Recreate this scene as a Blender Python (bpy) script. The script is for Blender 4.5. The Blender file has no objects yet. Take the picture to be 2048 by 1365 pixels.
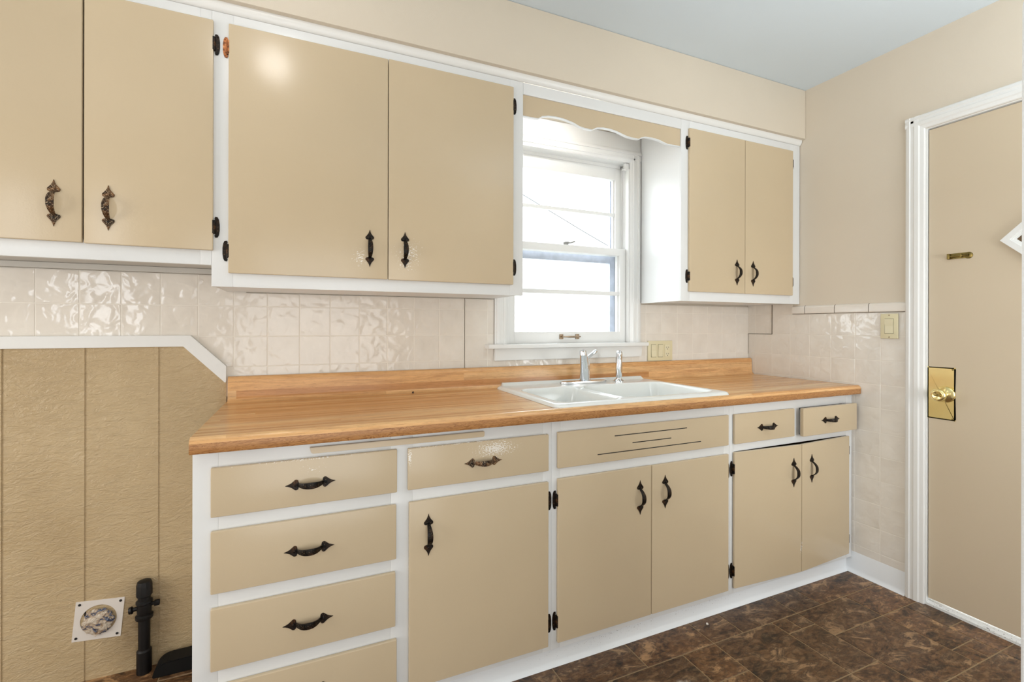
import bpy, bmesh, math, random
from mathutils import Vector, Matrix, noise
R = math.radians
PI = math.pi
rnd = random.Random(7)
scn = bpy.context.scene
col = scn.collection

# ------------------------------------------------------------------ materials
MATS = {}
def lin(c):
    return tuple(((v/255)/12.92 if v/255 <= .04045 else ((v/255+.055)/1.055)**2.4) for v in c) + (1.0,)

class NT:
    def __init__(s, name):
        s.m = bpy.data.materials.new(name); s.m.use_nodes = True
        s.t = s.m.node_tree; s.t.nodes.clear()
        s.out = s.n('ShaderNodeOutputMaterial'); s.b = s.n('ShaderNodeBsdfPrincipled')
        s.l(s.b.outputs[0], s.out.inputs[0]); MATS[name] = s.m
    def n(s, typ, **kw):
        nd = s.t.nodes.new(typ)
        for k, v in kw.items(): setattr(nd, k, v)
        return nd
    def l(s, a, b): s.t.links.new(a, b)
    def set(s, nd, **kw):
        for k, v in kw.items(): nd.inputs[k.replace('_', ' ')].default_value = v
        return nd
    def coord(s, scale=(1, 1, 1), src='Object'):
        tc = s.n('ShaderNodeTexCoord'); mp = s.n('ShaderNodeMapping')
        mp.inputs['Scale'].default_value = scale
        s.l(tc.outputs[src], mp.inputs[0]); return mp.outputs[0]
    def noise(s, vec, scale, detail=3, rough=.5, dist=0):
        nd = s.n('ShaderNodeTexNoise')
        nd.inputs['Scale'].default_value = scale; nd.inputs['Detail'].default_value = detail
        nd.inputs['Roughness'].default_value = rough; nd.inputs['Distortion'].default_value = dist
        s.l(vec, nd.inputs['Vector']); return nd.outputs['Fac']
    def math(s, op, a, b=None, c=None, clamp=False):
        nd = s.n('ShaderNodeMath', operation=op, use_clamp=clamp)
        for i, v in enumerate((a, b, c)):
            if v is None: continue
            if isinstance(v, (int, float)): nd.inputs[i].default_value = v
            else: s.l(v, nd.inputs[i])
        return nd.outputs[0]
    def ramp(s, fac, stops, interp='LINEAR'):
        nd = s.n('ShaderNodeValToRGB'); cr = nd.color_ramp; cr.interpolation = interp
        while len(cr.elements) < len(stops): cr.elements.new(.5)
        for e, (p, c) in zip(cr.elements, stops):
            e.position = p; e.color = c if len(c) == 4 else (*c, 1)
        s.l(fac, nd.inputs[0]); return nd.outputs[0]
    def mix(s, fac, a, b, blend='MIX'):
        nd = s.n('ShaderNodeMix', data_type='RGBA', blend_type=blend)
        for sock, v in ((nd.inputs[0], fac), (nd.inputs[6], a), (nd.inputs[7], b)):
            if isinstance(v, (int, float, tuple)): sock.default_value = v
            else: s.l(v, sock)
        return nd.outputs[2]
    def bump(s, h, strength, dist=.01):
        nd = s.n('ShaderNodeBump'); nd.inputs['Strength'].default_value = strength
        nd.inputs['Distance'].default_value = dist
        s.l(h, nd.inputs['Height']); s.l(nd.outputs[0], s.b.inputs['Normal'])
    def base(s, v):
        if isinstance(v, tuple): s.b.inputs['Base Color'].default_value = v
        else: s.l(v, s.b.inputs['Base Color'])
    def pr(s, rough=.5, metal=0., spec=.5, coat=0.):
        s.b.inputs['Roughness'].default_value = rough; s.b.inputs['Metallic'].default_value = metal
        s.b.inputs['Specular IOR Level'].default_value = spec
        if coat: s.b.inputs['Coat Weight'].default_value = coat; s.b.inputs['Coat Roughness'].default_value = .1

def paint(name, c, rough=.4, var=.05, bs=180, bstr=.12, bd=.0015, spec=.5, chips=(), chipc=(236, 230, 220)):
    k = NT(name); v = k.coord()
    nz = k.noise(v, 2.2, 3)
    c0 = lin(c); lo = tuple(x*(1-var) for x in c0[:3])+(1,); hi = tuple(min(1, x*(1+var)) for x in c0[:3])+(1,)
    colr = k.ramp(nz, [(.3, lo), (.7, hi)])
    if chips:
        geo = k.n('ShaderNodeNewGeometry'); mask = None
        for (cx, cy, cz, rx, rz, dens) in chips:      # worn spots of bare primer
            mp = k.n('ShaderNodeMapping', vector_type='TEXTURE')
            mp.inputs['Location'].default_value = (cx, cy, cz); mp.inputs['Scale'].default_value = (rx, .5, rz)
            k.l(geo.outputs['Position'], mp.inputs[0])
            ln = k.n('ShaderNodeVectorMath', operation='LENGTH'); k.l(mp.outputs[0], ln.inputs[0])
            f = k.math('SUBTRACT', 1.0, ln.outputs['Value'], clamp=True)
            f = k.math('MULTIPLY', f, dens)
            mask = f if mask is None else k.math('MAXIMUM', mask, f)
        mp2 = k.n('ShaderNodeMapping'); mp2.inputs['Scale'].default_value = (1, 1, 1.6)
        k.l(geo.outputs['Position'], mp2.inputs[0])
        n2 = k.noise(mp2.outputs[0], 170, 3, .65)
        th = k.math('GREATER_THAN', k.math('ADD', n2, k.math('MULTIPLY', mask, .32)), .74)
        th = k.math('MULTIPLY', th, k.math('GREATER_THAN', mask, .01))
        colr = k.mix(th, colr, lin(chipc))
    k.base(colr); k.pr(rough, 0, spec)
    k.bump(k.noise(v, bs, 2), bstr, bd)
    return k.m

def simple(name, c, rough=.4, metal=0., spec=.5, bs=0, bstr=.1, bd=.001, var=0.):
    k = NT(name); v = k.coord()
    if var:
        c0 = lin(c); k.base(k.ramp(k.noise(v, 30, 3), [(.3, tuple(x*(1-var) for x in c0[:3])+(1,)), (.7, tuple(min(1, x*(1+var)) for x in c0[:3])+(1,))]))
    else:
        k.base(lin(c))
    k.pr(rough, metal, spec)
    if bs: k.bump(k.noise(v, bs, 2), bstr, bd)
    return k.m

TAN = (204, 185, 155)
tan = paint('tan_gloss_paint', TAN, .21, .03, 260, .10, .001)
tan_worn = paint('tan_worn_paint', TAN, .21, .03, 260, .10, .001, chips=[
    (.57, -.6, .795, .12, .045, 1.0), (.35, -.6, .826, .10, .008, 1.1), (.292, -.6, .795, .01, .045, 1.1), (.74, -.6, .826, .09, .006, 1.0), (.50, -.6, .824, .25, .006, .8)])
tan_chip_a = paint('tan_scuffed_paint', TAN, .21, .03, 260, .10, .001, chips=[
    (.178, -.332, 1.425, .05, .05, .72), (.345, -.332, 1.455, .075, .07, .72), (.33, -.332, 1.41, .05, .04, .6)])
tan_chip_b = paint('tan_nicked_paint', TAN, .21, .03, 260, .10, .001, chips=[
    (.02, -.6, .795, .055, .025, .55), (0.0, -.6, .823, .25, .006, .75), (2.03, -.62, .21, .012, .05, 1.0)])
white = paint('white_gloss_paint', (228, 229, 229), .30, .012, 90, .10, .0012)
white_trim = paint('white_trim_paint', (232, 232, 230), .32, .012, 110, .08, .001)
white_worn = paint('white_worn_paint', (226, 227, 226), .35, .02, 90, .1, .001, chips=[
    (2.46, -.90, .015, .5, .04, .0), (2.44, -1.17, .015, .6, .09, .42), (2.45, -.90, .02, .05, .03, .4)], chipc=(60, 52, 42))
kick_white = paint('white_kick_vinyl', (236, 239, 242), .35, .02, 60, .12, .0012, chips=[
    (1.05, -.56, .05, .6, .05, .34), (1.5, -.56, .06, .5, .05, .36)], chipc=(84, 74, 62))
cream = paint('cream_wall_paint', (217, 206, 189), .62, .02, 320, .22, .0012, spec=.3)
soffit_m = cream
ceil_m = paint('ceiling_paint', (214, 225, 233), .7, .01, 260, .2, .001, spec=.25)
door_tan = paint('tan_door_paint', (206, 190, 165), .34, .02, 140, .06, .001)
ivory = simple('ivory_plastic', (222, 213, 178), .35)
ivory2 = simple('ivory_rocker', (226, 218, 186), .3)
dark_hole = simple('dark_slot', (14, 13, 12), .6)
chrome = simple('chrome', (228, 231, 235), .08, 1.0)
brass = simple('polished_brass', (240, 222, 160), .2, 1.0, bs=14, bstr=.12, bd=.004)
brass_old = simple('aged_brass', (128, 112, 66), .32, 1.0, bs=60, bstr=.2, bd=.001, var=.25)
lock_m = simple('grey_painted_lock', (150, 149, 146), .5)
steel_old = simple('tarnished_steel', (158, 138, 116), .4, 1.0, bs=120, bstr=.2, var=.25)
alu = simple('weathered_aluminium', (176, 182, 196), .55, .3, bs=60, bstr=.2, var=.12)
enamel = simple('white_enamel', (234, 236, 233), .12, 0, .6)
cabin_in = simple('raw_cabinet_wood', (150, 122, 90), .7, var=.1)
under_m = paint('grey_underside_paint', (206, 203, 196), .5, .06, 40, .15, .001)
black_iron = simple('black_iron', (16, 13, 12), .5, .3, bs=140, bstr=.4, var=.4)
black_plain = simple('black_plastic', (7, 7, 7), .6, 0, .3)
fridge_m = paint('textured_white_enamel', (240, 244, 248), .3, .01, 420, .5, .002)
grout_dark = simple('dark_joint', (96, 84, 68), .8)
siding = simple('white_siding', (235, 235, 235), .7)
pane_far = simple('far_window_pane', (158, 170, 182), .2)
ground_m = paint('pale_concrete', (170, 168, 160), .9, .1, 30, .2)
wire_m = simple('cable_black', (70, 70, 72), .6)
debris_m = simple('dry_debris', (58, 40, 30), .8)
crumb_m = simple('pale_crumb', (226, 220, 210), .7)

def hardware():
    k = NT('antique_black_iron'); v = k.coord()
    n1 = k.noise(v, 38, 4, .6); n2 = k.noise(v, 300, 3)
    c = k.ramp(n1, [(.40, lin((14, 10, 8))), (.56, lin((40, 27, 16))), (.68, lin((104, 66, 34)))])
    c = k.mix(k.math('MULTIPLY', k.math('GREATER_THAN', n2, .64), .35), c, lin((150, 130, 100)))
    k.base(c); k.pr(.42, .55); k.bump(k.noise(v, 330, 2), .5, .0012); return k.m
iron = hardware()
def hardware2():
    k = NT('rusty_antique_iron'); v = k.coord()
    n1 = k.noise(v, 60, 4, .6); n2 = k.noise(v, 360, 3)
    c = k.ramp(n1, [(.36, lin((18, 12, 8))), (.50, lin((70, 46, 26))), (.64, lin((124, 84, 48)))])
    c = k.mix(k.math('MULTIPLY', k.math('GREATER_THAN', n2, .56), .6), c, lin((186, 164, 134)))
    k.base(c); k.pr(.42, .5); k.bump(k.noise(v, 330, 2), .5, .0012); return k.m
iron_rust = hardware2()
def copperish():
    k = NT('copper_worn_hinge'); v = k.coord()
    c = k.ramp(k.noise(v, 120, 4, .6), [(.35, lin((60, 32, 18))), (.55, lin((176, 108, 62))), (.75, lin((214, 160, 112)))])
    k.base(c); k.pr(.4, .6); return k.m
copper = copperish()

def tile_mat():
    k = NT('cream_glazed_tile'); geo = k.n('ShaderNodeNewGeometry')
    v = k.coord()
    ad = k.n('ShaderNodeVectorMath', operation='ADD'); k.l(v, ad.inputs[0])
    cb = k.n('ShaderNodeCombineXYZ')
    rp = k.math('MULTIPLY', geo.outputs['Random Per Island'], 37.0)
    for i in range(3): k.l(rp, cb.inputs[i])
    k.l(cb.outputs[0], ad.inputs[1])
    wv = ad.outputs[0]
    c = k.ramp(k.noise(wv, 9, 3), [(.3, lin((226, 219, 209))), (.7, lin((235, 229, 220)))])
    k.base(c); k.pr(.10, 0, .55)
    n1 = k.noise(wv, 24, 1.5, .35, .5); k.bump(n1, .30, .012)
    return k.m
tile_m = tile_mat()
def trimtile():
    k = NT('cream_cap_tile'); v = k.coord()
    k.base(k.ramp(k.noise(v, 6, 2), [(.3, lin((228, 221, 211))), (.7, lin((234, 227, 218)))])); k.pr(.14)
    k.bump(k.noise(v, 22, 2), .25, .006); return k.m
cap_m = trimtile()
grout_m = paint('pale_grout', (234, 228, 218), .55, .02, 200, .1)

def floor_mat():
    k = NT('brown_slate_vinyl'); geo = k.n('ShaderNodeNewGeometry'); v = k.coord()
    ad = k.n('ShaderNodeVectorMath', operation='ADD'); k.l(v, ad.inputs[0])
    cb = k.n('ShaderNodeCombineXYZ'); r = geo.outputs['Random Per Island']
    k.l(k.math('MULTIPLY', r, 53.), cb.inputs[0]); k.l(k.math('MULTIPLY', r, 91.), cb.inputs[1]); k.l(cb.outputs[0], ad.inputs[1])
    mp = k.n('ShaderNodeMapping'); mp.inputs['Scale'].default_value = (1, 1.9, 1); mp.inputs['Rotation'].default_value = (0, 0, .5)
    k.l(ad.outputs[0], mp.inputs[0]); w = mp.outputs[0]
    n1 = k.noise(w, 9, 8, .68, 1.0); n2 = k.noise(w, 30, 6, .72, .7)
    c = k.ramp(n1, [(.36, lin((22, 15, 11))), (.43, lin((66, 44, 27))), (.50, lin((124, 88, 56))), (.55, lin((82, 62, 48))), (.63, lin((196, 160, 120)))])
    c2 = k.ramp(n2, [(.38, lin((30, 21, 16))), (.5, lin((94, 70, 48))), (.62, lin((176, 144, 108)))])
    c = k.mix(.36, c, c2)
    tint = k.ramp(r, [(0, (.62, .60, .60, 1)), (.5, (.85, .80, .74, 1)), (1, (1.05, .92, .78, 1))])
    c = k.mix(1.0, c, tint, 'MULTIPLY')
    gp = k.n('ShaderNodeMapping', vector_type='TEXTURE'); gp.inputs['Location'].default_value = (1.10, -.83, 0); gp.inputs['Scale'].default_value = (.16, .07, 1)
    k.l(geo.outputs['Position'], gp.inputs[0]); ln = k.n('ShaderNodeVectorMath', operation='LENGTH'); k.l(gp.outputs[0], ln.inputs[0])
    dust = k.math('MULTIPLY', k.math('SUBTRACT', 1.0, ln.outputs['Value'], clamp=True), 1.6)
    df = k.ramp(k.math('MULTIPLY', dust, k.noise(v, 60, 4, .7)), [(.30, (0, 0, 0, 1)), (.62, (.8, .8, .8, 1))])
    c = k.mix(df, c, lin((206, 200, 192)))
    k.base(c); k.pr(.38, 0, .45)
    k.bump(n2, .25, .004); return k.m
floor_m = floor_mat()
floor_grout = paint('tan_floor_grout', (150, 128, 96), .6, .06, 90, .1)

def wood_mat(name, edge=False, sw=.0195):
    k = NT(name); tc = k.n('ShaderNodeTexCoord'); sp = k.n('ShaderNodeSeparateXYZ'); k.l(tc.outputs['Object'], sp.inputs[0])
    x, y, z = sp.outputs
    s = k.math('ADD', y, z)
    st = k.math('FLOOR', k.math('DIVIDE', k.math('ADD', s, .7 if not edge else .9), sw))
    wn = k.n('ShaderNodeTexWhiteNoise', noise_dimensions='1D'); k.l(st, wn.inputs['W'])
    px = k.math('FLOOR', k.math('ADD', k.math('DIVIDE', x, 1.9), k.math('MULTIPLY', wn.outputs['Value'], 5.3)))
    idn = k.math('ADD', k.math('MULTIPLY', st, 7.31), k.math('MULTIPLY', px, 3.17))
    w2 = k.n('ShaderNodeTexWhiteNoise', noise_dimensions='1D'); k.l(idn, w2.inputs['W'])
    cb = k.n('ShaderNodeCombineXYZ')
    off = k.math('MULTIPLY', w2.outputs['Value'], 23.0)
    if edge:
        k.l(k.math('MULTIPLY', x, 5.5), cb.inputs[0]); k.l(k.math('MULTIPLY', s, 60.), cb.inputs[1])
    else:
        k.l(k.math('ADD', k.math('MULTIPLY', x, 3.2), off), cb.inputs[0]); k.l(k.math('ADD', k.math('MULTIPLY', s, 42.), off), cb.inputs[1])
    n1 = k.noise(cb.outputs[0], 1.0, 5, .55, 1.4 if not edge else 2.2)
    cb2 = k.n('ShaderNodeCombineXYZ'); k.l(k.math('MULTIPLY', x, 26.), cb2.inputs[0]); k.l(k.math('MULTIPLY', s, 520.), cb2.inputs[1])
    n2 = k.noise(cb2.outputs[0], 1.0, 3, .6)
    if edge:
        rings = k.math('FRACT', k.math('MULTIPLY', n1, 11.))
        c = k.ramp(rings, [(0., lin((140, 88, 44))), (.25, lin((182, 128, 76))), (.8, lin((196, 144, 90))), (1., lin((136, 84, 42)))])
        c = k.mix(k.math('MULTIPLY', k.math('GREATER_THAN', n2, .56), .28), c, lin((110, 66, 32)))
    else:
        base = k.ramp(w2.outputs['Value'], [(0, lin((206, 148, 92))), (.3, lin((246, 198, 140))), (.55, lin((224, 168, 108))), (.8, lin((250, 212, 158))), (1, lin((216, 154, 92)))])
        c = k.mix(k.ramp(n1, [(.35, (0, 0, 0, 1)), (.62, (1, 1, 1, 1))]), k.mix(.42, base, lin((164, 104, 54))), base)
        c = k.mix(k.math('MULTIPLY', k.math('GREATER_THAN', n2, .58), .28), c, lin((120, 72, 36)))
        sn = k.noise(k.coord(), 120, 3, .7)                       # small paint specks and scratches
        c = k.mix(k.math('MULTIPLY', k.math('GREATER_THAN', sn, .765), .6), c, lin((236, 214, 186)))
    k.base(c); k.pr(.22 if not edge else .42, 0, .5)
    k.bump(n2, .06, .001); return k.m
wood = wood_mat('oak_butcher_block_laminate'); wood_edge = wood_mat('oak_edge_laminate', True); wood_bs = wood_mat('oak_backsplash_laminate', False, .031)

def panel_mat():
    k = NT('tan_rough_sawn_panel'); v = k.coord((16, 1, 36)); v2 = k.coord((70, 1, 120))
    k.base(k.ramp(k.noise(k.coord(), 3, 4), [(.3, lin((180, 156, 118))), (.7, lin((196, 173, 136)))]))
    k.pr(.33, 0, .5)
    a = k.noise(v, 1.2, 5, .65, 1.8); b = k.noise(v2, 1, 3, .6, .8)
    k.bump(k.math('ADD', a, k.math('MULTIPLY', b, .5)), 1.0, .0042)
    # dirt stains around the gas pipe
    geo = k.n('ShaderNodeNewGeometry'); gp = k.n('ShaderNodeMapping', vector_type='TEXTURE')
    gp.inputs['Location'].default_value = (-.52, 0, .15); gp.inputs['Scale'].default_value = (.13, 1, .2)
    k.l(geo.outputs['Position'], gp.inputs[0]); ln = k.n('ShaderNodeVectorMath', operation='LENGTH'); k.l(gp.outputs[0], ln.inputs[0])
    m = k.math('MULTIPLY', k.math('SUBTRACT', 1., ln.outputs['Value'], clamp=True), k.math('MULTIPLY', k.noise(k.coord(), 26, 4, .7), 1.5), clamp=True)
    src = k.b.inputs['Base Color'].links[0].from_socket
    k.base(k.mix(k.math('MULTIPLY', m, .75), src, lin((92, 68, 36))))
    return k.m
panel_m = panel_mat()

def glass_mat():
    k = NT('window_glass'); k.t.nodes.remove(k.b)
    tr = k.n('ShaderNodeBsdfTransparent'); gl = k.n('ShaderNodeBsdfGlossy'); gl.inputs['Roughness'].default_value = .02
    tr.inputs[0].default_value = (.97, .98, .98, 1)
    lw = k.n('ShaderNodeLayerWeight'); lw.inputs[0].default_value = .5
    fr = k.math('ADD', k.math('MULTIPLY', k.math('POWER', lw.outputs['Facing'], 5.0), .75), .035)
    mx = k.n('ShaderNodeMixShader'); k.l(fr, mx.inputs[0]); k.l(tr.outputs[0], mx.inputs[1]); k.l(gl.outputs[0], mx.inputs[2])
    k.l(mx.outputs[0], k.out.inputs[0]); return k.m
glass = glass_mat()
def emis(name, c, st):
    k = NT(name); k.b.inputs['Emission Color'].default_value = (*c, 1); k.b.inputs['Emission Strength'].default_value = st
    k.base((.8, .8, .8, 1)); return k.m
DOME = emis('lit_opal_glass', (1.0, .97, .93), 15)
TUBE = emis('lit_tube', (.97, .99, 1.0), 26)
def bag():
    k = NT('crumpled_plastic_bag'); v = k.coord()
    n = k.noise(v, 42, 4, .6, 1.2)
    c = k.ramp(k.noise(v, 34, 2, .5, 1.5), [(.40, lin((206, 192, 174))), (.52, lin((160, 136, 110))), (.56, lin((92, 104, 128))), (.60, lin((26, 34, 56))), (.66, lin((170, 150, 130)))])
    k.base(c); k.pr(.2, 0, .6); k.bump(n, .8, .01); return k.m
bag_m = bag()

# ------------------------------------------------------------------ mesh helpers
class MB:
    def __init__(s): s.bm = bmesh.new()
    def box(s, x0, x1, y0, y1, z0, z1, bev=0., seg=2, rot=None):
        t = bmesh.new()
        bmesh.ops.create_cube(t, size=1.0)
        for v in t.verts:
            v.co = Vector(((x0+x1)/2+v.co.x*(x1-x0), (y0+y1)/2+v.co.y*(y1-y0), (z0+z1)/2+v.co.z*(z1-z0)))
        if bev: bmesh.ops.bevel(t, geom=t.edges[:], offset=bev, segments=seg, affect='EDGES', profile=.6)
        if rot: bmesh.ops.transform(t, matrix=rot, verts=t.verts)
        s.merge(t); return s
    def merge(s, t):
        me = bpy.data.meshes.new('tmp'); t.to_mesh(me); t.free(); s.bm.from_mesh(me); bpy.data.meshes.remove(me)
    def prism(s, pts, axis, a, b, bev=0.):
        """pts: 2D outline; axis x: (y,z), y: (x,z), z: (x,y)"""
        t = bmesh.new()
        def P(p, w): return (w, p[0], p[1]) if axis == 'x' else (p[0], w, p[1]) if axis == 'y' else (p[0], p[1], w)
        A = [t.verts.new(P(p, a)) for p in pts]; B = [t.verts.new(P(p, b)) for p in pts]
        t.faces.new(A); t.faces.new(B[::-1]); n = len(pts)
        for i in range(n): t.faces.new((A[i], B[i], B[(i+1) % n], A[(i+1) % n]))
        bmesh.ops.recalc_face_normals(t, faces=t.faces)
        if bev: bmesh.ops.bevel(t, geom=t.edges[:], offset=bev, segments=2, affect='EDGES')
        s.merge(t); return s
    def lathe(s, prof, o, d=(0, 0, 1), seg=24):
        """prof: (radius, height) pairs turned about direction d through o"""
        d = Vector(d).normalized(); u = d.orthogonal().normalized(); w = d.cross(u); o = Vector(o); t = bmesh.new(); rings = []
        for r, h in prof:
            rings.append([t.verts.new(o+d*h+(u*math.cos(2*PI*i/seg)+w*math.sin(2*PI*i/seg))*max(r, 1e-5)) for i in range(seg)])
        for a, b in zip(rings, rings[1:]):
            for i in range(seg): t.faces.new((a[i], a[(i+1) % seg], b[(i+1) % seg], b[i]))
        t.faces.new(rings[0][::-1]); t.faces.new(rings[-1])
        bmesh.ops.recalc_face_normals(t, faces=t.faces); s.merge(t); return s
    def tube(s, pts, rads, seg=16):
        pts = [Vector(p) for p in pts]; t = bmesh.new(); rings = []
        for i, p in enumerate(pts):
            d = (pts[min(i+1, len(pts)-1)]-pts[max(i-1, 0)]).normalized()
            u = Vector((0, 0, 1)).cross(d)
            if u.length < 1e-3: u = Vector((1, 0, 0))
            u.normalize(); w = d.cross(u); r = rads[i] if isinstance(rads, (list, tuple)) else rads
            rings.append([t.verts.new(p+(u*math.cos(2*PI*k/seg)+w*math.sin(2*PI*k/seg))*r) for k in range(seg)])
        for a, b in zip(rings, rings[1:]):
            for i in range(seg): t.faces.new((a[i], a[(i+1) % seg], b[(i+1) % seg], b[i]))
        t.faces.new(rings[0][::-1]); t.faces.new(rings[-1])
        bmesh.ops.recalc_face_normals(t, faces=t.faces); s.merge(t); return s
    def quad(s, *p):
        s.bm.faces.new([s.bm.verts.new(q) for q in p]); return s

def link(name, mb, m, parent=None, smooth=False, origin=None, angle=35):
    """origin: world point the mesh is stored about; defaults to the parent's world spot"""
    me = bpy.data.meshes.new(name)
    o = Vector(origin) if origin is not None else (WORLD[parent.name].copy() if parent else Vector((0, 0, 0)))
    for v in mb.bm.verts: v.co -= o
    mb.bm.to_mesh(me); mb.bm.free()
    ms = m if isinstance(m, (list, tuple)) else [m]
    for x in ms: me.materials.append(x)
    for p in me.polygons: p.use_smooth = smooth
    ob = bpy.data.objects.new(name, me); col.objects.link(ob)
    if smooth:
        try: me.set_sharp_from_angle(angle=R(angle))
        except Exception: pass
    if parent:
        ob.parent = parent; ob.location = o-WORLD[parent.name]
    else: ob.location = o
    WORLD[ob.name] = o
    return ob
WORLD = {}
def thing(name, loc, label, cat, group=None, kind=None):
    o = bpy.data.objects.new(name, None); col.objects.link(o); o.location = loc; o.empty_display_size = .05
    WORLD[o.name] = Vector(loc); return tag(o, label, cat, group, kind)
def tag(o, label, cat, group=None, kind=None):
    o['label'] = label; o['category'] = cat
    if group: o['group'] = group
    if kind: o['kind'] = kind
    return o
def structure(o, label, cat): return tag(o, label, cat, None, 'structure')

XR = 2.447; ZC = 2.453
# ------------------------------------------------------------------ floor (slate-look vinyl in an ashlar pattern, one mesh)
U, V_ = .0776, .0757
def fx(i): return 1.104+U*i
def fy(j): return -.707-V_*j
placed = set(); tiles = []
def put(i0, i1, j0, j1):
    for i in range(i0, i1):
        for j in range(j0, j1): placed.add((i, j))
    tiles.append((i0, i1, j0, j1))
for t in [(-4, 0, -2, 0), (0, 4, -2, 0), (4, 6, -2, 0), (6, 10, -2, 0), (10, 12, -2, 0), (12, 18, -2, 0), (-2, 2, 0, 4), (2, 4, 0, 2), (4, 8, 0, 4), (8, 9, 0, 1), (9, 10, 0, 1), (8, 10, 1, 4),
          (10, 14, 0, 2), (14, 18, 0, 2), (10, 14, 2, 6), (14, 16, 2, 5), (16, 19, 2, 4), (16, 19, 4, 6), (14, 15, 5, 6), (15, 16, 5, 6), (12, 16, 6, 10), (8, 10, 4, 6), (10, 12, 6, 8), (16, 19, 6, 8), (4, 8, 4, 6), (2, 4, 2, 5)]: put(*t)
IMIN, IMAX, JMIN, JMAX = -48, 20, -10, 25
for j in range(JMIN, JMAX):
    for i in range(IMIN, IMAX):
        if (i, j) in placed: continue
        for (w, h) in rnd.sample([(4, 2), (4, 4), (2, 2), (2, 4), (4, 3)], 5)+[(2, 1), (1, 2), (1, 1)]:
            if i+w <= IMAX+3 and j+h <= JMAX+3 and all((i+a, j+b) not in placed for a in range(w) for b in range(h)):
                put(i, i+w, j, j+h); break
mb = MB(); mb.box(-2.75, 2.75, -2.75, .02, -.08, -.0016)
g = .0019
for (i0, i1, j0, j1) in tiles:
    x0, x1, y1, y0 = fx(i0)+g, fx(i1)-g, fy(j0)-g, fy(j1)+g
    x0, x1 = max(x0, -2.7), min(x1, 2.7); y0, y1 = max(y0, -2.7), min(y1, .0)
    if x1-x0 < .01 or y1-y0 < .01: continue
    e = .0016
    a = [mb.bm.verts.new(p) for p in ((x0, y0, -.0016), (x1, y0, -.0016), (x1, y1, -.0016), (x0, y1, -.0016))]
    b = [mb.bm.verts.new(p) for p in ((x0+e, y0+e, 0), (x1-e, y0+e, 0), (x1-e, y1-e, 0), (x0+e, y1-e, 0))]
    f = mb.bm.faces.new(b); f.material_index = 1
    for k in range(4):
        f = mb.bm.faces.new((a[k], a[(k+1) % 4], b[(k+1) % 4], b[k])); f.material_index = 1
floor = structure(link('floor', mb, [floor_grout, floor_m]), 'brown slate-look vinyl tile floor with pale grout lines', 'floor')

# ------------------------------------------------------------------ shell
mb = MB(); mb.box(-2.75, 2.75, -2.75, .17, ZC, ZC+.1)
structure(link('ceiling', mb, ceil_m), 'plain pale grey-white painted ceiling', 'ceiling')

HX0, HX1, HZ0, HZ1 = .862, 1.568, 1.10, 2.055
mb = MB()
mb.box(-2.75, HX0, .008, .17, 0, ZC).box(HX1, 2.6, .008, .17, 0, ZC).box(HX0, HX1, .008, .17, 0, HZ0).box(HX0, HX1, .008, .17, HZ1, ZC)
wall_back = structure(link('wall_back', mb, cream), 'kitchen wall behind the counter with cream tile and the window', 'wall')
DY0, DY1, DZ = -1.66, -.884, 2.046
mb = MB()
mb.box(XR, XR+.14, DY1, .008, 0, ZC).box(XR, XR+.14, -2.75, DY0, 0, ZC).box(XR, XR+.14, DY0, DY1, DZ, ZC)
wall_right = structure(link('wall_right', mb, cream), 'cream painted right wall with tile below and the tan door', 'wall')
mb = MB(); mb.box(-2.75, -2.62, -2.75, .17, 0, .40).box(-2.75, -2.62, -2.75, .17, 2.05, ZC).box(-2.75, -2.62, -2.75, -2.0, .40, 2.05).box(-2.75, -2.62, -.5, .17, .40, 2.05)  # opening added to hold the left fill light
mb.box(-2.78, -2.751, -2.75, .17, 0, ZC)  # outer panel added to keep sky light out of the opening
structure(link('wall_left', mb, cream), 'cream wall at the left end of the room, outside the photo', 'wall')
FY = -2.62
mb = MB(); mb.box(-2.75, -.75, FY-.13, FY, 0, .95).box(.75, 1.78, FY-.13, FY, 0, .95).box(1.78, 2.38, FY-.13, FY, 0, .60).box(2.38, 2.6, FY-.13, FY, 0, .95).box(-.75, .75, FY-.13, FY, 2.05, ZC).box(-2.75, -.75, FY-.13, FY, 2.0, ZC).box(.75, 2.6, FY-.13, FY, 2.0, ZC).box(-2.75, -2.1, FY-.13, FY, .95, 2.0).box(-.85, -.75, FY-.13, FY, .95, 2.0).box(.75, 1.78, FY-.13, FY, .95, 2.0).box(1.78, 2.38, FY-.13, FY, 1.70, 2.0).box(2.38, 2.6, FY-.13, FY, .95, 2.0)
mb.box(-2.75, 2.75, FY-.16, FY-.131, 0, ZC)  # backing added behind the openings to block the sky light
structure(link('wall_front', mb, cream), 'cream wall behind the viewer, outside the photo', 'wall')
# soffit over the upper cabinets
mb = MB(); mb.box(-2.6, XR-.001, -.352, .0, 2.1935, ZC-.001, .004)
structure(link('wall_soffit', mb, cream, smooth=True), 'cream boxed soffit running above the upper cabinets', 'soffit')

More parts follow.
